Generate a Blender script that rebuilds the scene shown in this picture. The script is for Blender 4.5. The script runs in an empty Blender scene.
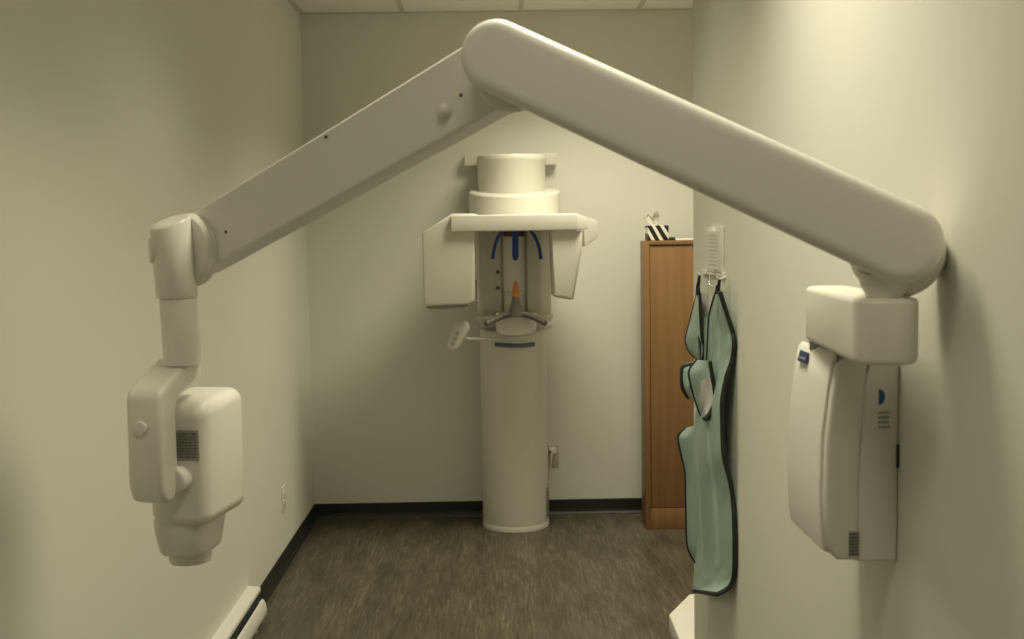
import bpy, bmesh, math, random
from mathutils import Vector as V, Matrix, noise
random.seed(4)
SC = bpy.context.scene
COL = SC.collection
# ------------------------------------------------------------------ camera
F = 1120.0
PSI, TH, RO, H = .0158, .077, .0151, 1.51
s_, c_ = math.sin, math.cos
FW = V((s_(PSI)*c_(TH), c_(PSI)*c_(TH), -s_(TH)))
R0 = V((c_(PSI), -s_(PSI), 0)); U0 = R0.cross(FW)
RT = R0*c_(RO)-U0*s_(RO); UP = U0*c_(RO)+R0*s_(RO)
EYE = V((0, 0, H))
def P(px, py, Y):
    """world point measured on the photograph at distance Y"""
    d = FW+RT*((px-512)/F)-UP*((py-319.5)/F)
    return EYE+d*(Y/d.y)
def PX(px, py, X):
    d = FW+RT*((px-512)/F)-UP*((py-319.5)/F)
    return EYE+d*(X/d.x)
cd = bpy.data.cameras.new('camera'); cam = bpy.data.objects.new('camera', cd); COL.objects.link(cam)
m = Matrix((RT, UP, -FW)).transposed().to_4x4(); m.translation = EYE
cam.matrix_world = m
cd.sensor_width = 36; cd.lens = F/1024*36; cd.clip_start = .05
cd.dof.use_dof = True; cd.dof.focus_distance = 3.4; cd.dof.aperture_fstop = 6.3
SC.camera = cam

# ------------------------------------------------------------------ materials
def mat(name, col, rough=.5, spec=.5, metal=0., noise=0., nscale=8., bump=0., bscale=200., coat=0.):
    m = bpy.data.materials.new(name); m.use_nodes = True
    nt = m.node_tree; b = nt.nodes['Principled BSDF']
    b.inputs['Base Color'].default_value = (*col, 1); b.inputs['Roughness'].default_value = rough
    b.inputs['Metallic'].default_value = metal; b.inputs['Specular IOR Level'].default_value = spec
    if coat: b.inputs['Coat Weight'].default_value = coat
    tc = nt.nodes.new('ShaderNodeTexCoord')
    n = nt.nodes.new('ShaderNodeTexNoise'); n.inputs['Scale'].default_value = nscale; n.inputs['Detail'].default_value = 4
    nt.links.new(tc.outputs['Object'], n.inputs['Vector'])
    mr = nt.nodes.new('ShaderNodeMapRange'); mr.inputs['To Min'].default_value = 1-noise; mr.inputs['To Max'].default_value = 1+noise
    nt.links.new(n.outputs['Fac'], mr.inputs['Value'])
    mx = nt.nodes.new('ShaderNodeVectorMath'); mx.operation = 'SCALE'; mx.inputs[0].default_value = col
    nt.links.new(mr.outputs[0], mx.inputs['Scale']); nt.links.new(mx.outputs[0], b.inputs['Base Color'])
    if bump:
        n2 = nt.nodes.new('ShaderNodeTexNoise'); n2.inputs['Scale'].default_value = bscale
        nt.links.new(tc.outputs['Object'], n2.inputs['Vector'])
        bp = nt.nodes.new('ShaderNodeBump'); bp.inputs['Strength'].default_value = bump; bp.inputs['Distance'].default_value = .002
        nt.links.new(n2.outputs['Fac'], bp.inputs['Height']); nt.links.new(bp.outputs[0], b.inputs['Normal'])
    return m
WALLC = (.775, .768, .70)
M = dict(
    wall=mat('wall_paint', WALLC, .75, .25, noise=.015, nscale=3, bump=.12, bscale=350),
    ceil=mat('ceiling_tile', (.90, .88, .82), .9, .2, noise=.04, nscale=60, bump=.4, bscale=160),
    grid=mat('ceiling_grid', (.62, .61, .55), .5),
    base=mat('rubber_base', (.018, .017, .015), .45, noise=.1),
    plastic=mat('white_plastic', (.80, .775, .71), .36, .5, noise=.01, nscale=5),
    plastic2=mat('pale_plastic', (.84, .82, .775), .42, .45, noise=.01, nscale=5),
    cream=mat('cream_enamel', (.70, .675, .60), .40, .5, noise=.01, nscale=5),
    shade=mat('grey_plastic', (.27, .26, .235), .45, noise=.03),
    greyp=mat('mid_grey_plastic', (.125, .115, .095), .5, noise=.03),
    dark=mat('dark_plastic', (.025, .024, .022), .5),
    heater=mat('white_heater_metal', (.84, .82, .76), .4, .5),
    outlet=mat('white_outlet_plastic', (.85, .82, .73), .35),
    blue=mat('blue_plastic', (.006, .034, .24), .35, noise=.03),
    navy=mat('navy_badge', (.02, .03, .12), .4),
    bluelogo=mat('blue_emblem', (.03, .09, .30), .45),
    orange=mat('orange_silicone', (.52, .20, .03), .45, noise=.04),
    teal=mat('teal_handle', (.10, .16, .16), .4, noise=.03),
    metal=mat('brushed_metal', (.30, .29, .26), .35, metal=.7, noise=.04),
    glass=mat('cream_gloss_panel', (.92, .89, .79), .15, .6),
    label=mat('silver_label', (.36, .35, .32), .45, noise=.12, nscale=90),
    ink=mat('grey_print', (.10, .098, .09), .6),
    beige=mat('beige_outlet_plastic', (.55, .52, .43), .4),
    pale=mat('pale_print', (.60, .585, .53), .6),
    faint=mat('faint_print', (.42, .41, .37), .6),
    paper=mat('white_paper', (.82, .80, .74), .6, noise=.01),
    acrylic=mat('white_acrylic', (.84, .82, .76), .12, .6),
    mint=mat('mint_vinyl', (.37, .50, .45), .34, .45, noise=.05, nscale=14, bump=.15, bscale=60),
    trim=mat('black_binding', (.012, .014, .015), .55, noise=.1),
    lining=mat('white_lining', (.66, .67, .62), .6, noise=.08, nscale=40),
    tissue=mat('tissue_paper', (.88, .86, .78), .8),
)
def nodemat(name, rough):
    m = bpy.data.materials.new(name); m.use_nodes = True
    nt = m.node_tree; b = nt.nodes['Principled BSDF']; b.inputs['Roughness'].default_value = rough
    return m, nt, b
def ramp(nt, stops):
    r = nt.nodes.new('ShaderNodeValToRGB'); e = r.color_ramp.elements
    while len(e) < len(stops): e.new(.5)
    for k, (p, c) in enumerate(stops): e[k].position = p; e[k].color = (*c, 1)
    return r
def wood_floor():
    m, nt, b = nodemat('vinyl_plank_floor', .38)
    L = nt.links.new
    tc = nt.nodes.new('ShaderNodeTexCoord')
    mp = nt.nodes.new('ShaderNodeMapping'); mp.inputs['Scale'].default_value = (88, 6.5, 1)
    L(tc.outputs['Object'], mp.inputs['Vector'])
    n = nt.nodes.new('ShaderNodeTexNoise'); n.inputs['Scale'].default_value = 1; n.inputs['Detail'].default_value = 7; n.inputs['Roughness'].default_value = .68
    n.inputs['Distortion'].default_value = .5
    L(mp.outputs[0], n.inputs['Vector'])
    r = ramp(nt, [(.26, (.045, .037, .025)), (.46, (.085, .073, .048)), (.60, (.125, .109, .075)), (.76, (.25, .225, .165))])
    L(n.outputs['Fac'], r.inputs[0])
    n2 = nt.nodes.new('ShaderNodeTexNoise'); n2.inputs['Scale'].default_value = 1; n2.inputs['Detail'].default_value = 3
    mp2 = nt.nodes.new('ShaderNodeMapping'); mp2.inputs['Scale'].default_value = (9, 2.2, 1)
    L(tc.outputs['Object'], mp2.inputs['Vector']); L(mp2.outputs[0], n2.inputs['Vector'])
    mp3 = nt.nodes.new('ShaderNodeMapping'); mp3.inputs['Rotation'].default_value = (0, 0, math.pi/2)
    L(tc.outputs['Object'], mp3.inputs['Vector'])
    br = nt.nodes.new('ShaderNodeTexBrick'); br.inputs['Scale'].default_value = 1; br.inputs['Brick Width'].default_value = 1.22
    br.inputs['Row Height'].default_value = .178; br.inputs['Mortar Size'].default_value = .0012; br.inputs['Bias'].default_value = 0
    br.inputs['Color1'].default_value = (.93, .93, .93, 1); br.inputs['Color2'].default_value = (1.06, 1.06, 1.06, 1); br.inputs['Mortar'].default_value = (.75, .75, .75, 1)
    L(mp3.outputs[0], br.inputs['Vector'])
    mr = nt.nodes.new('ShaderNodeMapRange'); mr.inputs['From Min'].default_value = .3; mr.inputs['From Max'].default_value = .7
    mr.inputs['To Min'].default_value = .7; mr.inputs['To Max'].default_value = 1.3
    L(n2.outputs['Fac'], mr.inputs['Value'])
    a = nt.nodes.new('ShaderNodeVectorMath'); a.operation = 'SCALE'; L(r.outputs[0], a.inputs[0]); L(mr.outputs[0], a.inputs['Scale'])
    q = nt.nodes.new('ShaderNodeVectorMath'); q.operation = 'MULTIPLY'; L(a.outputs[0], q.inputs[0]); L(br.outputs['Color'], q.inputs[1])
    L(q.outputs[0], b.inputs['Base Color'])
    bp = nt.nodes.new('ShaderNodeBump'); bp.inputs['Strength'].default_value = .15; bp.inputs['Distance'].default_value = .002
    L(n.outputs['Fac'], bp.inputs['Height']); L(bp.outputs[0], b.inputs['Normal'])
    return m
def oak():
    m, nt, b = nodemat('orange_wood_laminate', .45)
    L = nt.links.new
    tc = nt.nodes.new('ShaderNodeTexCoord'); mp = nt.nodes.new('ShaderNodeMapping'); mp.inputs['Scale'].default_value = (45, 45, 1.5)
    L(tc.outputs['Object'], mp.inputs['Vector'])
    n = nt.nodes.new('ShaderNodeTexNoise'); n.inputs['Scale'].default_value = 1; n.inputs['Detail'].default_value = 4
    L(mp.outputs[0], n.inputs['Vector'])
    r = ramp(nt, [(.3, (.225, .115, .043)), (.7, (.275, .147, .058))])
    L(n.outputs['Fac'], r.inputs[0]); L(r.outputs[0], b.inputs['Base Color'])
    return m
def zebra():
    m, nt, b = nodemat('zebra_card', .5)
    L = nt.links.new
    tc = nt.nodes.new('ShaderNodeTexCoord'); mp = nt.nodes.new('ShaderNodeMapping'); mp.inputs['Rotation'].default_value = (0, math.radians(32), 0)
    L(tc.outputs['Object'], mp.inputs['Vector'])
    w = nt.nodes.new('ShaderNodeTexWave'); w.bands_direction = 'X'; w.inputs['Scale'].default_value = 8.5; w.inputs['Distortion'].default_value = 1.2; w.inputs['Detail'].default_value = 1
    w.inputs['Detail Scale'].default_value = .8
    L(mp.outputs[0], w.inputs['Vector'])
    r = ramp(nt, [(.60, (.008, .008, .008)), (.66, (.80, .78, .70))])
    L(w.outputs['Fac'], r.inputs[0]); L(r.outputs[0], b.inputs['Base Color'])
    return m
M['floor'] = wood_floor(); M['oak'] = oak(); M['zebra'] = zebra()

# ------------------------------------------------------------------ helpers
def finish(name, bm, material, parent=None, sharp=38, smooth=True, origin=None):
    bmesh.ops.recalc_face_normals(bm, faces=bm.faces)
    me = bpy.data.meshes.new(name)
    if origin is not None: bmesh.ops.translate(bm, verts=bm.verts, vec=-V(origin))
    bm.to_mesh(me); bm.free()
    if smooth:
        for p in me.polygons: p.use_smooth = True
        me.set_sharp_from_angle(angle=math.radians(sharp))
    o = bpy.data.objects.new(name, me); COL.objects.link(o)
    me.materials.append(M[material] if isinstance(material, str) else material)
    if origin is not None: o.location = origin
    if parent is not None:
        bpy.context.view_layer.update()
        o.parent = parent; o.matrix_parent_inverse = parent.matrix_world.inverted()
    return o
def tag(o, label, cat, group=None):
    o['label'] = label; o['category'] = cat
    if group: o['group'] = group
    return o
def thing(name, label, cat, loc, group=None):
    o = bpy.data.objects.new(name, None); COL.objects.link(o); o.location = loc; o.empty_display_size = .1
    return tag(o, label, cat, group)
def struct(o): o['kind'] = 'structure'; return o
AX = (V((1, 0, 0)), V((0, 1, 0)), V((0, 0, 1)))
def prism(bm, poly, o, u, v, n, n0, n1, bev=0, seg=3, corner=0, cseg=4, taper=1.0):
    """poly in (u,v) extruded along n from n0 to n1, rims (and corners) rounded"""
    o, u, v, n = V(o), V(u), V(v), V(n)
    b2 = bmesh.new()
    cx = sum(p[0] for p in poly)/len(poly); cy = sum(p[1] for p in poly)/len(poly)
    A = [b2.verts.new(o+u*a+v*b+n*n0) for a, b in poly]
    B = [b2.verts.new(o+u*(cx+(a-cx)*taper)+v*(cy+(b-cy)*taper)+n*n1) for a, b in poly]
    b2.faces.new(A); b2.faces.new(B)
    k = len(poly)
    sides = [b2.faces.new((A[i], A[(i+1) % k], B[(i+1) % k], B[i])) for i in range(k)]
    bmesh.ops.recalc_face_normals(b2, faces=b2.faces)
    if corner:
        es = [e for e in b2.edges if (e.verts[0] in A) != (e.verts[1] in A)]
        bmesh.ops.bevel(b2, geom=es, offset=corner, segments=cseg, profile=.5, affect='EDGES', clamp_overlap=True)
    if bev:
        b2.normal_update()
        def on(f): return abs(f.normal.dot(n)) > .99
        es = [e for e in b2.edges if len(e.link_faces) == 2 and on(e.link_faces[0]) != on(e.link_faces[1])]
        bmesh.ops.bevel(b2, geom=es, offset=bev, segments=seg, profile=.5, affect='EDGES', clamp_overlap=True)
    me = bpy.data.meshes.new('t'); b2.to_mesh(me); b2.free(); bm.from_mesh(me); bpy.data.meshes.remove(me)
    return bm
def box(bm, lo, hi, bev=0, seg=2):
    b2 = bmesh.new(); bmesh.ops.create_cube(b2, size=1)
    lo, hi = V(lo), V(hi)
    for w in b2.verts: w.co = V([(lo[i]+hi[i])/2+w.co[i]*(hi[i]-lo[i]) for i in range(3)])
    if bev: bmesh.ops.bevel(b2, geom=b2.edges[:], offset=bev, segments=seg, profile=.5, affect='EDGES', clamp_overlap=True)
    me = bpy.data.meshes.new('t'); b2.to_mesh(me); b2.free(); bm.from_mesh(me); bpy.data.meshes.remove(me)
    return bm
def rot_box(bm, c, u, v, n, su, sv, sn, bev=.004, corner=0, seg=3):
    poly = [(-su/2, -sv/2), (su/2, -sv/2), (su/2, sv/2), (-su/2, sv/2)]
    return prism(bm, poly, c, u, v, n, -sn/2, sn/2, bev, seg, corner)
def lathe(bm, prof, o, axis=(0, 0, 1), n=40, sx=1., sy=1.):
    """prof: (radius, height) pairs around axis"""
    o, a = V(o), V(axis).normalized()
    t = V((1, 0, 0)) if abs(a.x) < .9 else V((0, 1, 0))
    e2 = a.cross(t).normalized(); e1 = e2.cross(a)
    rings = []
    for r, h in prof:
        rings.append([bm.verts.new(o+a*h+(e1*math.cos(2*math.pi*i/n)*sx+e2*math.sin(2*math.pi*i/n)*sy)*max(r, 1e-5)) for i in range(n)])
    for p, q in zip(rings, rings[1:]):
        for i in range(n): bm.faces.new((p[i], p[(i+1) % n], q[(i+1) % n], q[i]))
    bm.faces.new(rings[0]); bm.faces.new(rings[-1])
    return bm
def rim(r, h0, h1, b, k=4):
    """cylinder profile with both rims rounded"""
    p = [(r-b+b*math.sin(t*math.pi/2/k), h0+b-b*math.cos(t*math.pi/2/k)) for t in range(k+1)]
    p += [(r-b+b*math.cos(t*math.pi/2/k), h1-b+b*math.sin(t*math.pi/2/k)) for t in range(k+1)]
    return [(r*.02, h0)]+p+[(r*.02, h1)]
def tube(bm, pts, rad, n=10, flat=1.0):
    pts = [V(p) for p in pts]; rings = []
    rr = rad if isinstance(rad, (list, tuple)) else [rad]*len(pts)
    ref = None
    for i, p in enumerate(pts):
        d = (pts[min(i+1, len(pts)-1)]-pts[max(i-1, 0)]).normalized()
        if ref is None: ref = d.orthogonal().normalized()
        ref = (ref-d*ref.dot(d)).normalized(); e = d.cross(ref)
        rings.append([bm.verts.new(p+(ref*math.cos(2*math.pi*k/n)+e*math.sin(2*math.pi*k/n)*flat)*rr[i]) for k in range(n)])
    for a, b in zip(rings, rings[1:]):
        for k in range(n): bm.faces.new((a[k], a[(k+1) % n], b[(k+1) % n], b[k]))
    bm.faces.new(rings[0]); bm.faces.new(rings[-1])
    return bm
def smooth_path(pts, k=6):
    pts = [V(p) for p in pts]; out = []
    for i in range(len(pts)-1):
        p0, p1, p2, p3 = pts[max(i-1, 0)], pts[i], pts[i+1], pts[min(i+2, len(pts)-1)]
        for j in range(k):
            t = j/k
            out.append(.5*((2*p1)+(p2-p0)*t+(2*p0-5*p1+4*p2-p3)*t*t+(3*p1-p0-3*p2+p3)*t**3))
    out.append(pts[-1]); return out
def stadium(r, L, k=16, r2=None):
    r2 = r2 or r
    p = [(r*math.cos(a), r*math.sin(a)) for a in [math.pi/2+math.pi*i/k for i in range(k+1)]]
    p += [(L+r2*math.cos(a), r2*math.sin(a)) for a in [-math.pi/2+math.pi*i/k for i in range(k+1)]]
    return p
def part(name, material, parent, fn, *a, **kw):
    bm = bmesh.new(); fn(bm, *a, **kw); return finish(name, bm, material, parent)

# ------------------------------------------------------------------ the room
XL, XR, YB, YF, ZC = -.977, .66, 5.91, -.9, 2.657
YC, XN = 3.69, 1.45                                   # end of the right-hand wall, far side of the alcove
def slab(name, lo, hi, mt, bev=0):
    bm = bmesh.new(); box(bm, lo, hi, bev); return struct(finish(name, bm, mt, smooth=False))
slab('floor', (XL-.1, YF-.1, -.1), (XN+.1, YB+.1, 0), 'floor')
slab('wall_left', (XL-.1, YF-.1, 0), (XL, YB+.1, ZC), 'wall')
slab('wall_back', (XL, YB, 0), (XN+.1, YB+.1, ZC), 'wall')
slab('wall_rear', (XL, YF-.1, 0), (XR, YF, ZC), 'wall')
bm = bmesh.new()
prism(bm, [(XR, YF-.1), (XR+.12, YF-.1), (XR+.12, YC-.12), (XN, YC-.12), (XN, YC), (XR, YC)], (0, 0, 0), (1, 0, 0), (0, 1, 0), (0, 0, 1), 0, ZC)
struct(finish('wall_right', bm, 'wall', smooth=False))
slab('wall_alcove', (XN, YC-.12, 0), (XN+.1, YB, ZC), 'wall')
ce = slab('ceiling', (XL-.1, YF-.1, ZC), (XN+.1, YB+.1, ZC+.1), 'ceil')
bm = bmesh.new()
for x in (-.448, .162, .772, 1.382): box(bm, (x-.012, YF, ZC-.004), (x+.012, YB, ZC+.001))
for k in range(6): y = YB-.61-k*1.22; box(bm, (XL, y-.012, ZC-.0035), (XN, y+.012, ZC+.001))
struct(finish('trim_1', bm, 'grid', smooth=False)).name = 'trim_1'
bm = bmesh.new()
box(bm, (XL, YB-.022, ZC-.006), (XN, YB, ZC)); box(bm, (XL, YF, ZC-.006), (XL+.022, YB, ZC))
box(bm, (XR-.022, YF, ZC-.006), (XR, YC, ZC))
struct(finish('trim_2', bm, 'grid', smooth=False))
BH = .083
def cove(bm, a, b, nrm):
    """rubber cove base from a to b, profile swells to a small toe at the floor"""
    a, b, nrm = V(a), V(b), V(nrm); d = (b-a)
    prism(bm, [(0, 0), (.016, 0), (.013, .006), (.006, .016), (.0035, .03), (.0035, BH-.003), (.002, BH), (0, BH)], a, nrm, (0, 0, 1), d.normalized(), 0, d.length)
for nm, a, b, n in (('baseboard_left', (XL, 4.42, 0), (XL, YB, 0), (1, 0, 0)), ('baseboard_back', (XL, YB, 0), (XN, YB, 0), (0, -1, 0)),
                    ('baseboard_right', (XR, YF, 0), (XR, YC, 0), (-1, 0, 0))):
    bm = bmesh.new(); cove(bm, a, b, n); struct(finish(nm, bm, 'base', smooth=False))

# ------------------------------------------------------------------ X-ray arm on the right-hand wall
W = thing('wall_xray_unit', 'large white jointed dental x-ray arm bolted to the right wall, with its hanging tube head', 'x-ray machine', (XR, 1.95, .95))
# control box on the wall
y0, y1 = 1.80, 2.01
NY = V((0, 1, 0))
zt = P(0, 0, 1).z
def XZ(px, py, Y): p = P(px, py, Y); return (p.x, p.z)
zb, zT = XZ(895, 562, y0)[1], XZ(830, 348, y0)[1]
X1, X2 = XZ(861, 460, y0)[0], XZ(829, 460, y0)[0]
part('control_box', 'plastic2', W, lambda bm: prism(bm, [(XR, zb), (X1-.004, zb), (X1-.004, zb+.12), (X1+.004, zT-.06), (X1+.022, zT-.01), (XR, zT)], (0, 0, 0), (1, 0, 0), (0, 0, 1), NY, y0+.004, y1, .006, 3))
ctl = W.children[-1]
cv = [(X1, zb+.002), (X2+.016, zb+.004), (X2-.002, zb+.03), (X2-.006, zb+.10), (X2-.004, zb+.2), (X2+.004, zT-.08), (X2+.012, zT-.03), (X1-.008, zT-.003), (X1+.014, zT-.003), (X1+.008, zT-.05), (X1, zb+.15)]
cover = part('front_cover', 'plastic', ctl, lambda bm: prism(bm, cv, (0, 0, 0), (1, 0, 0), (0, 0, 1), NY, y0, y1-.005, .009, 4))
fp = [(X2+.006, zb+.012), (X2-.004, zb+.016), (X2-.009, zb+.05), (X2-.011, zb+.12), (X2-.009, zb+.21), (X2+.001, (zT-.013)-.05), (X2+.009, (zT-.013)-.004), (X2+.016, (zT-.013)+.003), (X2+.022, (zT-.013)-.03), (X2+.012, (zT-.013)-.10)]
panel = part('front_panel', 'plastic2', ctl, lambda bm: prism(bm, fp, (0, 0, 0), (1, 0, 0), (0, 0, 1), NY, y0+.016, y1+.012, .007, 4))
# marks on the control box
def decal(name, mtl, parent, poly, o, u, v, n, th=.0012):
    return part(name, mtl, parent, lambda bm: prism(bm, poly, o, u, v, n, 0, th))
half = [(0, .013)]+[(.010*math.cos(a), .013*math.sin(a)) for a in [math.pi/2-math.pi*i/12 for i in range(1, 12)]]+[(0, -.013)]
pc = P(879, 397, y0+.003)
e = decal('emblem', 'bluelogo', ctl, half, (pc.x, y0+.0042, pc.z), (1, 0, 0), (0, 0, 1), (0, -1, 0)); e['label'] = 'blue half-disc emblem'
def lines(bm, o, u, v, n, w, h, rows, th=.0012, fill=.55, seed=1):
    """rows of small unreadable print"""
    rnd = random.Random(seed); o, u, v = V(o), V(u), V(v)
    for r in range(rows):
        x = 0
        while x < w:
            l = min(w-x, w*rnd.uniform(.08, .3))
            yy = h*(1-(r+.5)/rows)
            prism(bm, [(x, yy-h*fill/rows/2), (x+l, yy-h*fill/rows/2), (x+l, yy+h*fill/rows/2), (x, yy+h*fill/rows/2)], o, u, v, n, 0, th)
            x += l+w*.05
pc = P(879, 430, y0)
part('side_print', 'faint', ctl, lambda bm: lines(bm, (pc.x, y0+.0042, pc.z), (1, 0, 0), (0, 0, 1), (0, -1, 0), .018, .032, 4))
pc = P(848.5, 557, y0)
st = part('rating_label', 'label', ctl, lambda bm: prism(bm, [(0, 0), (.017, 0), (.017, .043), (0, .043)], (pc.x, y0+.0005, pc.z), (1, 0, 0), (0, 0, 1), (0, -1, 0), 0, .001))
pc2 = pc
part('label_print', 'ink', ctl, lambda bm: lines(bm, (pc2.x+.001, y0-.0005, pc2.z+.002), (1, 0, 0), (0, 0, 1), (0, -1, 0), .0145, .039, 7, .0006, seed=3))
b0 = P(893, 445, y0); b1 = P(893, 468, y0)
part('side_slot', 'dark', ctl, lambda bm: box(bm, (XR-.004, y0+.001, b1.z), (XR-.0005, y0+.02, b0.z)))
# blue badge on the top of the front panel
n_ = V((-.96, 0, .28)).normalized(); v_ = V((.28, 0, .96)).normalized()
bc = V((X2+.0035, y0+.165, zT-.033))
bd = decal('badge', 'navy', ctl, [(-.026, -.010), (.026, -.010), (.026, .010), (-.026, .010)], bc, NY, v_, n_, .002); bd['label'] = 'dark blue badge'
part('badge_print', 'faint', bd, lambda bm: [prism(bm, [(-.017+.009*k, -.004), (-.011+.009*k, -.004), (-.011+.009*k, -.001), (-.017+.009*k, -.001)], bc+n_*.0018, NY, v_, n_, 0, .0008) for k in range(4)])
# pivot that carries the extension bracket
BZ = P(857, 333, 1.66).z
piv = V((.585, 1.94, 0))
part('pivot', 'shade', W, lambda bm: lathe(bm, rim(.034, zT-.02, BZ-.035, .004), piv))
# extension bracket: rounded beam, far end on the pivot, near end under the arm
near = V((.565, 1.61, 0))
bdir = (near-piv).normalized(); bn = V((bdir.y, -bdir.x, 0))
if bn.x > 0: bn = -bn
bz0, bz1 = P(885, 366, near.y-.04).z, P(885, 299, near.y-.04).z
L = (near-piv).length
def bracket(bm):
    r0, r1 = .040, .047
    poly = stadium(r0, L, 18, r1)
    prism(bm, poly, piv, bdir, V((-bdir.y, bdir.x, 0)), (0, 0, 1), bz0, bz1, .009, 4)
part('extension_bracket', 'plastic', W, bracket)
part('neck', 'plastic', W, lambda bm: lathe(bm, [(.001, 0), (.031, 0), (.027, .003), (.027, .010), (.034, .024), (.034, .04), (.001, .04)], (near.x, near.y, bz1-.006)))
# upper arm
A0 = V((near.x+.012, near.y-.028, 0)); A0.z = P(898, 243, A0.y).z
A1 = V((0, 1.735, 0)); q = P(498, 57, 1.735); A1 = V((q.x, 1.735, q.z))
A0.x = P(901, 243, A0.y).x
ua = (A1-A0).normalized(); na = V((ua.y, -ua.x, 0)).normalized()
if na.y > 0: na = -na
va = ua.cross(na).normalized()
if va.z < 0: va = -va
LA = (A1-A0).length
RA = .0555
arm1 = part('shoulder_arm', 'plastic2', W, lambda bm: prism(bm, stadium(RA+.001, LA, 20, RA-.001), A0, ua, va, na, -.034, .034, .021, 6))
part('shoulder_hub', 'plastic', W, lambda bm: lathe(bm, rim(.067, -.100, -.033, .012), A0+V((-.001, 0, -.014)), na))
part('elbow_hub', 'plastic', W, lambda bm: lathe(bm, rim(.062, -.060, -.033, .008), A1+ua*(-.012)-V((0, 0, .012)), na))
# forearm
yl = 2.20
B1 = A1+na*(-.082); B1 = P(496, 75, B1.y)
B0 = P(203, 245, yl); BH_ = B0-V((0, 0, .009))
ub = (B1-B0).normalized(); nb = V((ub.y, -ub.x, 0)).normalized()
if nb.y > 0: nb = -nb
vb = ub.cross(nb).normalized()
if vb.z < 0: vb = -vb
LB = (B1-B0).length
arm2 = part('forearm', 'plastic2', W, lambda bm: prism(bm, stadium(.057, LB, 20, .061), B0, ub, vb, nb, -.028, .028, .008, 4))
def onarm(px, py):
    d = (P(px, py, 1)-EYE); p0 = B0+nb*.028
    t = (p0-EYE).dot(nb)/d.dot(nb); return EYE+d*t
for k in ((326, 137), (461, 95), (226, 232)):
    part('screw', 'dark', arm2, lambda bm: lathe(bm, rim(.0030, -.001, .0014, .0006), onarm(*k), nb, 14))
part('knob', 'plastic', arm2, lambda bm: lathe(bm, [(.0005, .016), (.006, .0155), (.010, .012), (.0122, .006), (.0118, .001), (.009, -.002), (.001, -.002)], onarm(446, 111), nb, 22))
# wrist: hub, vertical post and neck
part('wrist_hub', 'plastic', W, lambda bm: lathe(bm, [(.001, .020), (.066, .020), (.070, .023), (.071, .030), (.069, .033), (.0695, .036), (.0695, .043), (.065, .049), (.001, .050)], BH_, nb, 44))
pp = BH_+nb*.068; pp.x -= .006
pz0, pz1 = P(175, 298, pp.y).z, P(172, 221, pp.y).z
rp = .0385
def post(bm):
    n = 40; rings = []
    for f_ in (0, .03, .97, 1.0):
        rr = rp-(.003 if f_ in (0, 1.0) else 0); ring = []
        for i in range(n):
            a = 2*math.pi*i/n; x, y = math.cos(a), math.sin(a)
            top = pz1+.009*x+.011*y                    # the top is cut at a slant
            ring.append(bm.verts.new((pp.x+rr*x, pp.y+rr*y, pz0+(top-pz0)*f_)))
        rings.append(ring)
    for a, b in zip(rings, rings[1:]):
        for i in range(n): bm.faces.new((a[i], a[(i+1) % n], b[(i+1) % n], b[i]))
    bm.faces.new(rings[0]); bm.faces.new(rings[-1])
    lean(bm)
def lean(bm):
    for v in bm.verts: v.co.x += (pz1-.03-v.co.z)*.05
part('wrist_post', 'plastic', W, post)
part('pivot_cap', 'plastic', W, lambda bm: lathe(bm, rim(.024, .030, .0455, .005), pp-nb*.004, V((-.9, -.35, 0)).normalized()))
nz = P(178, 358, pp.y).z
def neck(bm):
    lathe(bm, [(.001, pz0-.0005), (.0335, pz0-.0005), (.0345, pz0-.004), (.0365, nz), (.038, nz-.012), (.001, nz-.012)], (pp.x+.001, pp.y, 0)); lean(bm)
part('drop_neck', 'plastic', W, neck)
# yoke: rounded inverted L
hn = V((-.19, -.98, 0)).normalized(); hu = V((-hn.y, hn.x, 0))          # towards the viewer / to the right
Z3 = V((0, 0, 1))
YY = 2.02
yo = P(142, 445, YY); yo.z = 0                                        # middle of the yoke's near face
fz1, fz0 = P(143, 386, YY).z, P(143, 507, YY).z
dT = (V((pp.x, pp.y, 0))-yo).dot(-hn)+.052
def yoke(bm):
    zt_ = P(176, 357, pp.y).z
    out = [(.0, fz0+.035), (.012, fz0+.008), (.03, fz0), (.052, fz0+.006), (.066, fz0+.03), (.066, fz1-.055), (.076, fz1-.034), (dT-.01, fz1-.012), (dT, fz1-.002), (dT, zt_-.010), (dT-.01, zt_), (dT-.05, zt_-.003), (.03, fz1-.002), (.012, fz1-.010), (.003, fz1-.026)]
    prism(bm, out, yo, -hn, Z3, hu, -.032, .037, .010, 4)
yk = part('yoke', 'plastic', W, yoke)
bt = P(140.5, 428, YY)
part('button', 'plastic2', yk, lambda bm: lathe(bm, [(.001, .006), (.009, .006), (.012, .005), (.0125, -.002), (.001, -.002)], bt-hn*hn.dot(bt-yo), hn, 24))
# tube head
hc = yo-hn*.183+hu*.019
hz1, hz0 = P(185, 405, 2.11).z, P(185, 527, 2.11).z
def head(bm):
    w = .061; dpt = .098
    poly = [(-w, -dpt), (w, -dpt), (w, dpt), (-w, dpt)]
    b2 = bmesh.new()
    prism(b2, poly, hc, hu, -hn, Z3, hz0, hz1+.006, .026, 6, .030, 6)
    top = hz1+.006
    for q in b2.verts:
        d = (q.co-hc).dot(-hn)
        f_ = max(0, (q.co.z-hz0)/(top-hz0))
        q.co.z += f_*(.014*math.cos(d/dpt*1.3)-.006+d*.06)                           # domed top, higher at the far side
        q.co += hu*((q.co-hc).dot(hu))*(.02*f_)
    me = bpy.data.meshes.new('t'); b2.to_mesh(me); b2.free(); bm.from_mesh(me); bpy.data.meshes.remove(me)
hd = part('tube_head', 'plastic', W, head)
part('yoke_pivot', 'plastic', W, lambda bm: lathe(bm, rim(.027, .0, .060, .006), V((yo.x, yo.y, fz0+.036))-hn*.052+hu*.026, -hn))
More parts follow.
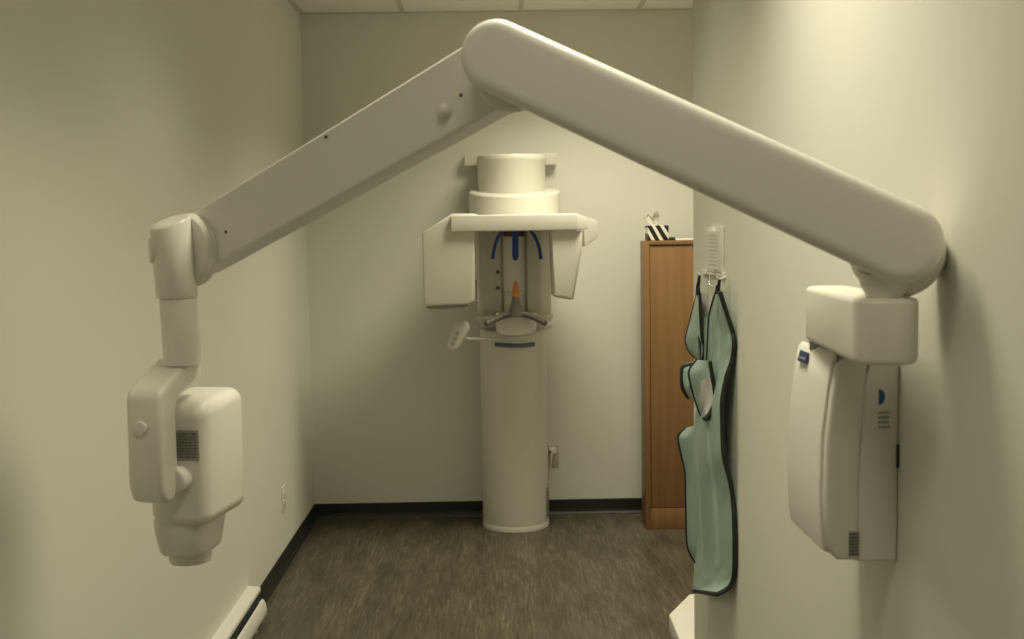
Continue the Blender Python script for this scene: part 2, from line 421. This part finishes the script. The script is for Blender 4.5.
sc = hc+hn*.0978+hu*.024
lb = part('label_plate', 'label', hd, lambda bm: prism(bm, [(-.026, 0), (.026, 0), (.026, .058), (-.026, .058)], V((sc.x, sc.y, P(190, 459, 2.11).z)), hu, Z3, hn, 0, .0015))
lb['label'] = 'grey printed plate'
part('plate_print', 'greyp', lb, lambda bm: lines(bm, V((sc.x, sc.y, P(190, 459, 2.11).z))+hn*.0014-hu*.022+Z3*.004, hu, Z3, hn, .044, .05, 9, .0006, .5, 7))
def collar(bm):
    k = 28
    rings = []
    for z, a, b in ((hz0+.006, .054, .072), (hz0-.004, .054, .072), (hz0-.02, .053, .070), (hz0-.058, .047, .062), (hz0-.064, .043, .058)):
        rings.append([])
        for i in range(k):
            t = 2*math.pi*i/k; cx_, cy_ = math.cos(t), math.sin(t)
            sgn = lambda x, p: math.copysign(abs(x)**p, x)
            rings[-1].append(bm.verts.new(hc-hu*.016+hn*.012+hu*a*sgn(cx_, .5)-hn*b*sgn(cy_, .5)+Z3*z))
    for a, b in zip(rings, rings[1:]):
        for i in range(k): bm.faces.new((a[i], a[(i+1) % k], b[(i+1) % k], b[i]))
    bm.faces.new(rings[0]); bm.faces.new(rings[-1])
part('collar', 'plastic', hd, collar)
part('cone', 'plastic', hd, lambda bm: lathe(bm, [(.001, 0), (.040, 0), (.042, -.004), (.041, -.022), (.039, -.026), (.034, -.026), (.001, -.020)], hc-hu*.020+hn*.010+Z3*(hz0-.063), Z3, 36))

# ------------------------------------------------------------------ panoramic machine on the back wall
cx, cy = .096, 5.732
T = thing('panoramic_xray_machine', 'tall cream panoramic dental x-ray machine on a round column against the back wall', 'x-ray machine', (cx, cy, 0))
RC = .171
ctop = P(516, 331, 5.58).z
def lower(bm):
    prof = [(.001, 0), (RC+.001, 0), (RC+.001, .024), (RC-.0005, .026), (RC, .030), (RC, ctop-.01), (RC-.01, ctop), (.001, ctop)]
    lathe(bm, prof, (cx, cy, 0), n=56)
lc = part('column', 'cream', T, lower)
part('grip', 'teal', T, lambda bm: tube(bm, smooth_path([P(495.5, 344.2, 5.59), P(505, 345.2, 5.565), P(515, 345.6, 5.56), P(525, 345.4, 5.565), P(534, 344.2, 5.59)]), .0115, 10, .9))
# sticker wrapped on the right flank of the column
def wrapped(bm, a0, a1, z0, z1, r, n=6):
    g = [[bm.verts.new((cx+r*math.sin(a0+(a1-a0)*i/n), cy-r*math.cos(a0+(a1-a0)*i/n), z)) for i in range(n+1)] for z in (z0, z1)]
    h = [[bm.verts.new((cx+(r-.002)*math.sin(a0+(a1-a0)*i/n), cy-(r-.002)*math.cos(a0+(a1-a0)*i/n), z)) for i in range(n+1)] for z in (z0, z1)]
    for i in range(n):
        bm.faces.new((g[0][i], g[0][i+1], g[1][i+1], g[1][i])); bm.faces.new((h[0][i], h[0][i+1], h[1][i+1], h[1][i]))
        for k in (0, 1): bm.faces.new((g[k][i], g[k][i+1], h[k][i+1], h[k][i]))
    for i in (0, n): bm.faces.new((g[0][i], g[1][i], h[1][i], h[0][i]))
za, zb_ = P(547, 516, 5.7).z, P(547, 486, 5.7).z
sk = part('column_label', 'label', lc, lambda bm: wrapped(bm, 1.12, 1.5, za, zb_, RC+.001)); sk['label'] = 'grey printed label'
part('label_print', 'ink', sk, lambda bm: [wrapped(bm, 1.16, 1.16+random.uniform(.12, .3), za+.008+k*.017, za+.017+k*.017, RC+.002, 4) for k in range(8)])
# upper carriage: two pillars either side of a recessed panel
yf = 5.53
xa, xb, xc, xd = P(476.5, 270, yf).x, P(503, 270, yf).x, P(525.5, 270, yf).x, P(551, 270, yf).x
z0, z1 = P(516, 322, yf).z, P(516, 222, yf).z
part('carriage', 'cream', T, lambda bm: [box(bm, (xa+.004, 5.62, z0), (xd-.004, 5.87, z1), .01), ])
car = T.children[-1]
part('side_pillar', 'cream', car, lambda bm: prism(bm, [(xa, yf+.16), (xa, yf+.02), (xa+.02, yf), (xb, yf), (xb, yf+.16)], (0, 0, 0), (1, 0, 0), (0, 1, 0), Z3, z0, z1, .004, 2, .006))
part('side_pillar', 'cream', car, lambda bm: prism(bm, [(xc, yf+.16), (xc, yf), (xd-.05, yf), (xd-.03, yf+.012), (xd, yf+.03), (xd, yf+.16)], (0, 0, 0), (1, 0, 0), (0, 1, 0), Z3, z0, z1, .004, 2, .006))
part('centre_panel', 'glass', car, lambda bm: box(bm, (xb+.001, yf+.016, z0+.03), (xc-.001, yf+.03, z1-.02)))
for x in (xb-.003, xc+.003):
    part('panel_edge', 'metal', car, lambda bm: box(bm, (x-.006, yf-.006, z0+.02), (x+.006, yf+.055, z1-.03), .002))
zz = P(516, 293, 5.57).z
part('cross_bar', 'glass', car, lambda bm: box(bm, (xb+.004, yf+.008, zz-.006), (xc-.004, yf+.0155, zz+.006), .002))
part('red_strip', mat('brown_strip', (.16, .06, .04), .5), car, lambda bm: box(bm, (xb+.004, yf+.004, P(516, 236.5, yf).z), (xc-.004, yf+.0155, P(516, 231, yf).z), .001))
for py in (272, 288):
    part('dial', 'greyp', car, lambda bm: lathe(bm, rim(.0095, -.004, .012, .003), (P(497.8, py, yf).x, yf, P(497.8, py, yf).z), (0, -1, 0), 20))
# top cylinder and its wall bracket
tz0, tz1 = P(511, 205, 5.55).z, P(511, 153.5, 5.55).z
tcx = P(511.5, 180, cy).x
part('top_column', 'cream', T, lambda bm: lathe(bm, [(.001, tz0), (.172, tz0), (.172, tz1-.034), (.175, tz1-.030), (.176, tz1-.008), (.171, tz1), (.001, tz1+.002)], (tcx, cy, 0), n=56))
wb0, wb1 = P(464.6, 166, 5.85), P(556.6, 154, 5.85)
part('wall_bracket', 'cream', T, lambda bm: box(bm, (wb0.x, 5.835, wb0.z), (wb1.x, YB, wb1.z+.004), .003))
# slanted shelf ring
def shelf(bm):
    n = 56; rings = []; yy = 5.68
    zb = P(514, 213, 5.48).z; zt = P(514, 194, 5.5).z
    for kind in range(4):
        ring = []
        for i in range(n):
            a = 2*math.pi*i/n; rr = .006 if kind in (0, 3) else 0
            x = P(514.6, 200, yy).x+(.229-rr)*math.cos(a); y = yy+(.222-rr)*math.sin(a)
            top = zt+.004+.15*(y-yy+.12)
            ring.append(bm.verts.new((x, min(y, YB-.001), (zb-.03, zb-.024, top-.006, top)[kind])))
        rings.append(ring)
    for a, b in zip(rings, rings[1:]):
        for i in range(n): bm.faces.new((a[i], a[(i+1) % n], b[(i+1) % n], b[i]))
    bm.faces.new(rings[0]); bm.faces.new(rings[-1])
part('shelf_ring', 'cream', T, shelf)
# rotating C-arm: front beam, flat receptor housing left, tapered tube housing right
yA = 5.20
def arm_poly(pts, Y): return [tuple(XZ(a, b, Y)) for a, b in pts]
def beam(bm):
    lo = P(451.5, 232, yA); hi = P(577, 213.5, yA)
    r = P(597, 222, 5.34)
    z0_, z1_ = lo.z, hi.z
    plan = [(lo.x, yA), (hi.x, yA), (r.x, 5.31), (r.x-.002, 5.50), (hi.x-.05, 5.60), (lo.x+.06, 5.60), (lo.x-.02, 5.45)]
    prism(bm, plan, (0, 0, 0), (1, 0, 0), (0, 1, 0), Z3, z0_, z1_, .006, 3)
    # the right end runs deeper and slopes down to the tube housing
    for v in bm.verts:
        if v.co.x > hi.x-.002: 
            t = (v.co.x-hi.x)/(r.x-hi.x); v.co.z += -.042*t if v.co.z > (z0_+z1_)/2 else .0
bmx = part('rotating_arm', 'cream', T, beam)
def rpod(bm):
    a, b = P(577, 230, 5.203), P(598.3, 230, 5.31)
    a.z = b.z = 0; u = (b-a); Lr = u.length; u.normalize(); n = V((-u.y, u.x, 0))
    zq = lambda py, t: P(588, py, 5.203+.107*t).z
    poly = [(-.004, zq(214, 0)), (Lr*.15, zq(214.8, .1)), (Lr*.97, zq(221, 1)), (Lr, zq(224, 1)), (Lr, zq(234, 1)), (Lr*.9, zq(239, .9)), (Lr*.36, zq(246.5, .36)), (Lr*.33, zq(231.5, .33)), (-.004, zq(231, 0))]
    prism(bm, poly, a, u, Z3, n, .0, .20, .005, 3, .004)
part('arm_end', 'cream', bmx, rpod)
part('receptor_housing', 'cream', bmx, lambda bm: prism(bm, arm_poly([(422, 233), (452, 213.5), (474.5, 213.5), (475, 300), (470, 304.5), (425, 306.5), (423.5, 300)], 5.225), (0, 0, 0), (1, 0, 0), (0, 0, 1), NY, 5.225, 5.40, .010, 3))
rh = bmx.children[-1]
part('housing_foot', 'shade', rh, lambda bm: prism(bm, arm_poly([(425.5, 304), (470, 303), (466, 307.2), (440, 309), (427, 308.6)], 5.235), (0, 0, 0), (1, 0, 0), (0, 0, 1), NY, 5.236, 5.39, .003))
k0, k1 = P(466, 302, 5.34), P(477.6, 214, 5.34)
part('housing_back', 'cream', rh, box, (k0.x, 5.34, k0.z), (k1.x, 5.44, k1.z), .004)
g0, g1 = P(475.5, 300, 5.33), P(475.5, 280, 5.33)
part('vent_slot', 'shade', rh, lambda bm: box(bm, (g0.x-.004, 5.336, g0.z), (g0.x+.0085, 5.36, g1.z), .002))
part('tube_housing', 'cream', bmx, lambda bm: prism(bm, arm_poly([(550.5, 227), (583.5, 227), (582.5, 247), (574, 299), (571, 300), (556, 297.5), (553, 296)], 5.225), (0, 0, 0), (1, 0, 0), (0, 0, 1), NY, 5.225, 5.42, .016, 4))
# blue head clamps under the beam
yB = 5.33
hdm = bmx
part('forehead_rest', 'blue', T, lambda bm: prism(bm, [(a, b) for a, b in arm_poly([(512.3, 229), (518.8, 229), (518.8, 257), (517.6, 260), (515.5, 261), (513.5, 260), (512.3, 257)], yB)], (0, 0, 0), (1, 0, 0), (0, 0, 1), NY, yB, yB+.03, .004, 3))
part('temple_arm', 'blue', T, lambda bm: tube(bm, smooth_path([P(503, 229, yB), P(498, 237, yB), P(494.5, 248, yB), P(492.5, 259, yB)]), [.0085]*12+[.009]*6+[.011], 10, .8))
part('temple_arm', 'blue', T, lambda bm: tube(bm, smooth_path([P(529, 229, yB), P(534.5, 236, yB), P(539, 247, yB), P(541, 259, yB)]), [.0085]*12+[.009]*6+[.011], 10, .8))
# chin rest, grip bar, bite block
yD = 5.34
sh0, sh1 = P(475.5, 320, 5.42), P(553, 315, 5.42)
part('chin_shelf', 'cream', T, lambda bm: prism(bm, [(sh0.x, 5.60), (sh0.x, 5.45), (sh0.x+.03, 5.42), (sh1.x-.03, 5.42), (sh1.x, 5.45), (sh1.x, 5.60)], (0, 0, 0), (1, 0, 0), (0, 1, 0), Z3, sh0.z, sh1.z, .004, 2))
part('chin_rest', 'cream', T, lambda bm: prism(bm, arm_poly([(496, 314), (536.5, 314), (536.5, 330), (530, 334), (516, 336), (502, 335), (496, 332)], 5.36), (0, 0, 0), (1, 0, 0), (0, 0, 1), NY, 5.36, 5.60, .006, 3))
gb = part('grip_bar', 'greyp', T, lambda bm: tube(bm, smooth_path([P(486, 324, yD-.05), P(494, 320, yD-.02), P(503, 316, yD), P(516, 313.5, yD), P(529, 315.5, yD), P(538, 319.5, yD-.02), P(545.5, 323.5, yD-.05)]), .0145, 12))
part('bite_post', 'greyp', T, lambda bm: lathe(bm, [(.001, P(516, 317, yD).z), (.034, P(516, 316, yD).z), (.030, P(516, 310, yD).z), (.020, P(516, 300, yD).z), (.017, P(516, 296.5, yD).z), (.001, P(516, 296, yD).z)], (P(515.8, 305, yD).x, yD, 0), n=24, sy=.75))
part('bite_block', 'orange', T, lambda bm: lathe(bm, [(.001, P(516, 300, yD).z), (.0185, P(516, 299, yD).z), (.0175, P(516, 292, yD).z), (.012, P(516, 285, yD).z), (.007, P(516, 281.8, yD).z), (.001, P(516, 281, yD).z)], (P(515.8, 290, yD).x, yD, 0), n=24, sy=.7))
# keypad on its stalk
yk_ = 5.36
kc = P(457.6, 336, yk_); ku = V((.42, .10, .90)).normalized(); kn = V((-.35, -.9, .2)); kn = (kn-ku*kn.dot(ku)).normalized(); kv = ku.cross(kn)
kp = part('keypad', 'cream', T, lambda bm: prism(bm, [(a-.0, b) for a, b in [((x-.04)*1.12, y*1.15) for x, y in stadium(.026, .08, 12, .034)]], kc, ku, kv, kn, -.018, .014, .008, 3))
part('key_strip', 'faint', kp, lambda bm: [rot_box(bm, kc+kn*.0145+ku*x, ku, kv, kn, .018, .02, .003, .001) for x in (-.042, -.016, .010)])
part('keypad_stalk', 'cream', T, lambda bm: tube(bm, smooth_path([P(462, 338, yk_+.01), P(472, 338.8, 5.40), P(485, 339.2, 5.44), P(503, 338.8, 5.46), P(522, 336.2, 5.46), P(538, 332, 5.47), P(551, 326.5, 5.50)]), .0075, 10))

# ------------------------------------------------------------------ cabinet in the alcove with things on top
cL = P(646, 530, 5.565).x; cF, cB = 5.565, 5.72; ch = P(668, 240.5, cF).z; cR = cL+.62
C = thing('storage_cabinet', 'tall orange wood storage cabinet in the alcove, half hidden by the right wall', 'cabinet', ((cL+cR)/2, (cF+cB)/2, 0))
part('side_panel', 'oak', C, box, (cL, cF, 0), (cL+.026, cB, ch), .001)
part('side_panel', 'oak', C, box, (cR-.026, cF, 0), (cR, cB, ch), .001)
part('top_panel', 'oak', C, box, (cL+.0262, cF, ch-.020), (cR-.0262, cB, ch), .001)
kz = P(668, 508.5, cF).z
part('plinth', 'oak', C, box, (cL+.0262, cF+.002, 0), (cR-.0262, cF+.02, kz), .001)
part('back_panel', 'oak', C, box, (cL+.0262, cB-.012, 0), (cR-.0262, cB-.0005, ch-.0202), 0)
part('door', 'oak', C, box, (cL+.0292, cF+.007, kz+.004), (cR-.0292, cF+.026, ch-.024), .001)
tb = P(657.6, 233.5, 5.62)
tw = .052
tz = P(657, 226.3, 5.62).z
TB = tag(finish('tissue_box', prism(bmesh.new(), [(-tw, -tw), (tw, -tw), (tw, tw), (-tw, tw)], (0, 0, 0), (1, 0, 0), (0, 1, 0), Z3, 0, max(tz-ch, .075), .002, 1), 'zebra', origin=None), 'black and white zebra striped tissue box on top of the wood cabinet', 'tissue box')
TB.location = (tb.x, 5.65, ch+.0005)
def tis(bm):
    rnd = random.Random(2)
    top = TB.location.z+max(tz-ch, .075)
    base = V((tb.x-.010, 5.65, top-.006))
    for (dx, dz, wd, tw_) in ((-.030, .045, .030, .5), (.012, .072, .018, -.6), (-.012, .055, .026, 1.4)):
        n = 6; rows = []
        for j in range(n+1):
            t = j/n
            c = base+V((dx*t+.012*math.sin(t*4)*t, .012*math.sin(3*t+dx*50), dz*t))
            a = tw_*(.4+t*1.2); w = wd*(.35+.75*t)
            r = []
            for k in range(5):
                u = (k/4-.5)*2
                r.append(c+V((math.cos(a)*u*w, math.sin(a)*u*w, .010*t*math.sin(u*4+j))))
            rows.append([bm.verts.new(p) for p in r])
        for p, q in zip(rows, rows[1:]):
            for k in range(4): bm.faces.new((p[k], p[k+1], q[k+1], q[k]))
    bmesh.ops.solidify(bm, geom=bm.faces[:], thickness=.0012)
part('tissue', 'tissue', TB, tis)
px0 = P(668, 239, 5.66).x
tag(finish('paper_stack', [box(b, (-.11+i*.003, -.08+i*.002, .0022*i), (.11-i*.002, .08-i*.003, .0022*i+.002)) for b in [bmesh.new()] for i in range(4)][0], 'paper', smooth=False), 'low stack of white papers lying on the cabinet top right of the tissue box', 'papers').location = (px0+.135, 5.67, ch+.0005)
o = tag(finish('pen_holder', rot_box(bmesh.new(), (0, 0, .008), (1, 0, 0), (0, 1, 0), Z3, .030, .02, .016, .003), 'dark'), 'tiny black clip on the cabinet top between tissue box and papers', 'clip')
o.name = 'black_clip'; o.location = (P(672.5, 239, 5.59).x-.004, 5.582, ch+.0005)

# ------------------------------------------------------------------ left wall: heater and outlet
hy1, hz = 4.30, .150
HT = thing('baseboard_heater', 'white electric baseboard heater low along the left wall', 'heater', (XL, 3.4, 0))
hy0 = 1.9
HTb = part('back_plate', 'heater', HT, lambda bm: prism(bm, [(0, .02), (.010, .02), (.010, .124), (.044, .129), (.047, .132), (.046, .143), (.042, .147), (0, .152)], (XL, 0, 0), (1, 0, 0), Z3, NY, hy0, hy1, 0))
part('front_cover', 'heater', HT, lambda bm: prism(bm, [(.040, .022), (.054, .018), (.062, .03), (.064, .05), (.061, .074), (.053, .089), (.046, .092), (.047, .085), (.054, .07), (.057, .05), (.052, .034)], (XL, 0, 0), (1, 0, 0), Z3, NY, hy0, hy1+.02, 0))
part('element', 'dark', HT, box, (XL+.0125, hy0+.01, .03), (XL+.040, hy1-.004, .122), 0)
part('end_cap', 'heater', HT, lambda bm: box(bm, (XL, hy1, .0), (XL+.046, hy1+.010, .086), .003))
for y in (hy0+.1, hy1-.12): part('foot', 'heater', HT, box, (XL+.0105, y, 0), (XL+.052, y+.02, .022), .002)
def outlet(name, label, o, u, n, w=.070, h=.115, mt='outlet', **kw):
    o, u, n = V(o), V(u), V(n)
    r = thing(name, label, 'outlet', o, kw.get('group'))
    part('cover_plate', mt, r, lambda bm: rot_box(bm, o+n*.003, u, Z3, n, w, h, .006, .002, .004))
    for dz in (-.020, .020):
        f_ = part('socket', mt, r, lambda bm: lathe(bm, rim(.0165, .0055, .0085, .001), o+Z3*dz, n, 24))
        part('slots', 'dark', f_, lambda bm: [rot_box(bm, o+Z3*(dz+.003)+u*s*.006+n*.0085, u, Z3, n, .002, .008, .001, 0) for s in (-1, 1)])
    return r
po = PX(283, 498.5, XL)
outlet('wall_outlet', 'white electrical outlet low on the left wall near the back corner', (XL, po.y, po.z), NY, (1, 0, 0))
po = P(551.5, 456, YB)
ob = outlet('wall_outlet', 'beige electrical outlet with a plug, low on the back wall right of the column', (po.x+.004, YB, po.z), (1, 0, 0), (0, -1, 0), mt='beige')
PL = thing('power_plug', 'pale power plug and cable in the outlet beside the round column', 'plug', (po.x, YB-.009, po.z+.02))
part('plug_body', 'outlet', PL, lambda bm: rot_box(bm, (po.x+.004, YB-.030, po.z+.036), (1, 0, 0), Z3, (0, 1, 0), .038, .032, .038, .006, .006))
part('cable', 'outlet', PL, lambda bm: tube(bm, smooth_path([(po.x+.0, YB-.045, po.z+.034), (po.x-.004, YB-.060, po.z+.0), (po.x-.012, YB-.05, po.z-.08), (po.x-.020, YB-.035, po.z-.2)]), .005, 8))
part('plug_dot', 'dark', PL, lambda bm: lathe(bm, rim(.008, 0, .004, .001), (po.x-.008, YB-.048, po.z+.030), (0, -1, 0), 16))

# ------------------------------------------------------------------ right wall: sign, hook rack, lead apron, thyroid collar
sa, sb = PX(709.5, 228, XR), PX(724.5, 276, XR)
ya, yb = sa.y, sb.y; z1s, z0s = PX(716, 227, XR).z, PX(716, 273, XR).z
SG = thing('notice_sign', 'white notice with faint grey print on the right wall above the hook rack', 'sign', (XR, (ya+yb)/2, z0s))
part('backing', 'acrylic', SG, box, (XR-.008, yb, z0s), (XR-.0002, ya, z1s), .002)
part('sheet', 'paper', SG, box, (XR-.0095, yb+.045, z0s+.012), (XR-.0081, ya-.012, z1s-.012), 0)
part('print', 'pale', SG, lambda bm: lines(bm, (XR-.0096, yb+.055, z0s+.02), NY, Z3, (-1, 0, 0), ya-yb-.085, z1s-z0s-.04, 9, .0006, .35, 11))
h0, h1 = PX(698.5, 277, XR-.03), PX(718.5, 277, XR-.03)
RK = thing('hook_rack', 'white hook rack on the right wall holding the apron and collar', 'hook rack', (XR, (h0.y+h1.y)/2, h0.z))
rz = (h0.z+h1.z)/2+.004
part('back_bar', 'acrylic', RK, box, (XR-.008, yb-.02, rz-.002), (XR-.0002, h0.y+.07, rz+.012), .002)
for hk in (h0, h1):
    part('hook', 'acrylic', RK, lambda bm: tube(bm, smooth_path([(XR-.006, hk.y, rz+.004), (XR-.020, hk.y, rz-.002), (XR-.030, hk.y, rz-.003), (XR-.036, hk.y, rz+.003)]), .003, 8))
part('wire_rail', 'acrylic', RK, lambda bm: tube(bm, smooth_path([(XR-.006, yb-.0, rz-.002), (XR-.012, yb, rz-.014), (XR-.012, yb+.03, rz-.030), (XR-.012, yb+.16, rz-.030), (XR-.006, yb+.18, rz-.002)]), .002, 6))

def lerp_rows(rows, n):
    """rows of ((px,py) left, (px,py) right) resampled smoothly"""
    Lp = smooth_path([(a[0], a[1], 0) for a, b in rows], n); Rp = smooth_path([(b[0], b[1], 0) for a, b in rows], n)
    return list(zip(Lp, Rp))
def cloth(bm, rows, YL, YR, folds=(), n=6, nu=16, th=.005, bow=0., wr=.014, fs=.8):
    R = lerp_rows(rows, n); grid = []
    for j, (a, b) in enumerate(R):
        t = j/(len(R)-1); row = []
        ya_ = min(YL, PX(a.x, a.y, XR-.012).y); yb_ = min(YR, PX(b.x, b.y, XR-.012).y)
        for i in range(nu+1):
            u = i/nu
            Y = ya_+(yb_-ya_)*u
            p = P(a.x+(b.x-a.x)*u, a.y+(b.y-a.y)*u, Y)
            off = bow*math.sin(math.pi*u)
            for (u0, w, amp, du) in folds:
                off += amp*math.exp(-((u-u0-du*t)/w)**2)*min(1, 4*u*(1-u)+.15)
            q = V((u*2.2+YL*3, t*len(rows)*.42+u*1.6, YL*7)); e_ = min(1, 5*min(u, 1-u)+.2)
            off += wr*(noise.noise(q)*.9+noise.noise(q*2.7)*.5)*e_
            p = p+(EYE-p).normalized()*off*fs; p.x = min(p.x, XR-.010)
            row.append(p)
        grid.append(row)
    vs = [[bm.verts.new(p) for p in r] for r in grid]; bk = [[bm.verts.new(p+V((th, 0, 0))) for p in r] for r in grid]
    for g in (vs, bk):
        for a, b in zip(g, g[1:]):
            for i in range(nu): bm.faces.new((a[i], a[i+1], b[i+1], b[i]))
    edge = [(j, 0) for j in range(len(vs))]+[(len(vs)-1, i) for i in range(1, nu+1)]+[(j, nu) for j in range(len(vs)-2, -1, -1)]+[(0, i) for i in range(nu-1, 0, -1)]
    for (a, b), (c, d) in zip(edge, edge[1:]+edge[:1]): bm.faces.new((vs[a][b], vs[c][d], bk[c][d], bk[a][b]))
    return grid
def side(grid, which):
    h = V((.0025, 0, 0))
    if which == 'L': return [r[0]+h for r in grid]
    if which == 'R': return [r[-1]+h for r in grid]
    if which == 'B': return [p+h for p in grid[-1]]
    return [p+h for p in grid[0]]
def panel_part(name, mtl, parent, rows, YL, YR, edges='', r=.0066, **kw):
    bm = bmesh.new(); g = cloth(bm, rows, YL, YR, **kw); o = finish(name, bm, mtl, parent, 60)
    for e in edges:
        b2 = bmesh.new(); tube(b2, side(g, e), r, 8); finish('binding', b2, 'trim', o)
    return o, g
AP = thing('lead_apron', 'mint green lead apron with black binding hanging full length on the right wall', 'apron', (XR, h1.y, .3))
rows = [((716, 292), (719, 292)), ((709.5, 314), (727, 317)), ((708, 338), (733, 338)), ((707, 357), (731.5, 359)), ((705, 376), (726, 376)), ((699, 398), (721.5, 400)), ((695, 420), (721.5, 422)),
        ((694, 454), (723, 456)), ((694.5, 480), (729.5, 482)), ((695.5, 505), (732.5, 505)), ((696.5, 530), (733.6, 530)), ((697, 550), (733.8, 552)), ((695, 566), (733.4, 570)), ((693.5, 577), (732, 580)), ((693, 586), (727.5, 588)), ((693.3, 591), (716, 594.5))]
RW0 = [((701, 318), (710, 316)), ((700.5, 340), (711, 340)), ((700, 364), (711, 364))]
panel_part('neck_panel', 'mint', AP, RW0, 3.52, 3.42, '', nu=8)
bmq = None
panel, g = panel_part('front_panel', 'mint', AP, rows, 3.44, 3.03, 'RB', folds=((.30, .13, .034, .26), (.56, .14, -.016, .16), (.80, .09, .030, -.10), (.10, .06, -.03, .1)), nu=40, wr=.022)
b2 = bmesh.new(); tube(b2, side(g, 'L')[:25], .0066, 8); finish('binding', b2, 'trim', panel)
rows = [((686, 428), (699, 424)), ((679, 435), (699.5, 436)), ((678.3, 442), (699.5, 446)), ((683, 462), (699.5, 470)), ((685.4, 476), (699.5, 490)), ((686, 510), (699.5, 515)), ((687, 542), (699.5, 545)), ((691, 555), (699, 556)), ((695, 562), (698, 563))]
panel_part('rear_panel', 'mint', AP, rows, 3.66, 3.54, 'L', folds=((.4, .2, .008, 0),), nu=10, wr=.010)
hk = V((XR-.027, h1.y, rz-.0075))
part('strap', 'trim', AP, lambda bm: tube(bm, [hk+V((0, 0, .002)), hk+V((-.002, .004, -.02)), P(718, 286, h1.y), P(717.6, 294, h1.y)], [.006, .008, .010, .013], 10, .5))
TC = thing('thyroid_collar', 'small mint green thyroid collar with white lining hanging left of the apron top', 'thyroid collar', (XR, h0.y, 1.0))
rows = [((696.8, 293), (699, 293)), ((690.5, 318), (700, 320)), ((686.5, 333), (701, 336)), ((685.3, 340), (703, 344)), ((688, 350), (703.5, 352)), ((696, 359), (701.5, 361))]
panel_part('shoulder_flap', 'mint', TC, rows, 3.58, 3.44, 'LRB', r=.005, folds=((.55, .16, .012, .1),), nu=12)
rows = [((697, 360), (709, 361)), ((689, 371), (711, 373)), ((691, 385), (713, 386)), ((695, 400), (714, 399)), ((699, 411), (712.5, 410)), ((702.5, 418), (705, 419))]
pf, g = panel_part('collar_front', 'mint', TC, rows, 3.36, 3.20, 'LRB', r=.006, folds=((.5, .25, .010, 0),), nu=12)
rows = [((697, 384), (708, 377)), ((698, 396), (711.5, 390)), ((701, 408), (711.5, 402)), ((703.5, 415), (706, 414))]
panel_part('lining', 'lining', TC, rows, 3.33, 3.20, '', folds=((.5, .3, .020, 0),), nu=8, th=.004)
rows = [((693, 364), (697, 366)), ((683, 367), (692, 374)), ((681.5, 376), (692, 380)), ((682.5, 388), (692, 390)), ((688.5, 398), (695, 400))]
panel_part('collar_wing', 'mint', TC, rows, 3.42, 3.38, 'L', r=.008, nu=6)
hk0 = V((XR-.027, h0.y, rz-.0075))
part('strap', 'trim', TC, lambda bm: tube(bm, [hk0+V((0, 0, .002)), hk0+V((-.002, .002, -.02)), P(698, 286, h0.y), P(698, 295, h0.y)], [.006, .008, .009, .011], 10, .5))
part('strap', 'trim', TC, lambda bm: tube(bm, smooth_path([P(698.5, 294, 3.50), P(699.3, 315, 3.47), P(699.5, 340, 3.46), P(700, 362, 3.34)]), .0065, 8, .5))

# ------------------------------------------------------------------ low white platform on the alcove floor
def plat(bm):
    def G(px, py, z):
        d = FW+RT*((px-512)/F)-UP*((py-319.5)/F); t = (z-H)/d.z; return EYE+d*t
    z = .075
    a = G(669, 614, z); b = G(689, 594, z); c = G(680, 641, z)
    poly = [(c.x+.004, YC+.03), (c.x, c.y), (a.x, a.y), (b.x, b.y), (1.3, b.y+.05), (1.3, YC+.03)]
    prism(bm, poly, (0, 0, 0), (1, 0, 0), (0, 1, 0), Z3, .0, z, .006, 3)
o = finish('floor_platform', plat(bmesh.new()) or (lambda b: (plat(b), b)[1])(bmesh.new()), 'heater')
tag(o, 'low white platform with a clipped corner on the floor past the right wall corner', 'platform')

# ------------------------------------------------------------------ light: recessed ceiling fixtures along the room, plus an added rear fill
def area(name, loc, sx, sy, power, spread=150, col=(1, .935, .69)):
    l = bpy.data.lights.new(name, 'AREA'); l.shape = 'RECTANGLE'; l.size = sx; l.size_y = sy; l.energy = power; l.color = col
    l.spread = math.radians(spread)
    o = bpy.data.objects.new(name, l); COL.objects.link(o); o.location = loc
    return o
area('ceiling_lamp_back', (.55, 4.88, ZC-.012), .56, .56, 22, 129)
area('ceiling_lamp_middle', (-.06, 3.2, ZC-.012), .5, .5, 4.6, 112)
area('ceiling_lamp_near', (.20, 2.12, ZC-.012), .36, .45, 10.8, 114)
area('rear_fill_light', (-.10, .80, ZC-.012), .5, .56, 4.8, 128)  # added fill that brightens the arm fronts, not an actual fixture
w = bpy.data.worlds.new('world'); SC.world = w; w.use_nodes = True
w.node_tree.nodes['Background'].inputs[0].default_value = (.02, .02, .018, 1)
SC.view_settings.view_transform = 'Standard'; SC.view_settings.look = 'None'
SC.view_settings.exposure = 0; SC.view_settings.gamma = 1; SC.view_settings.use_curve_mapping = False
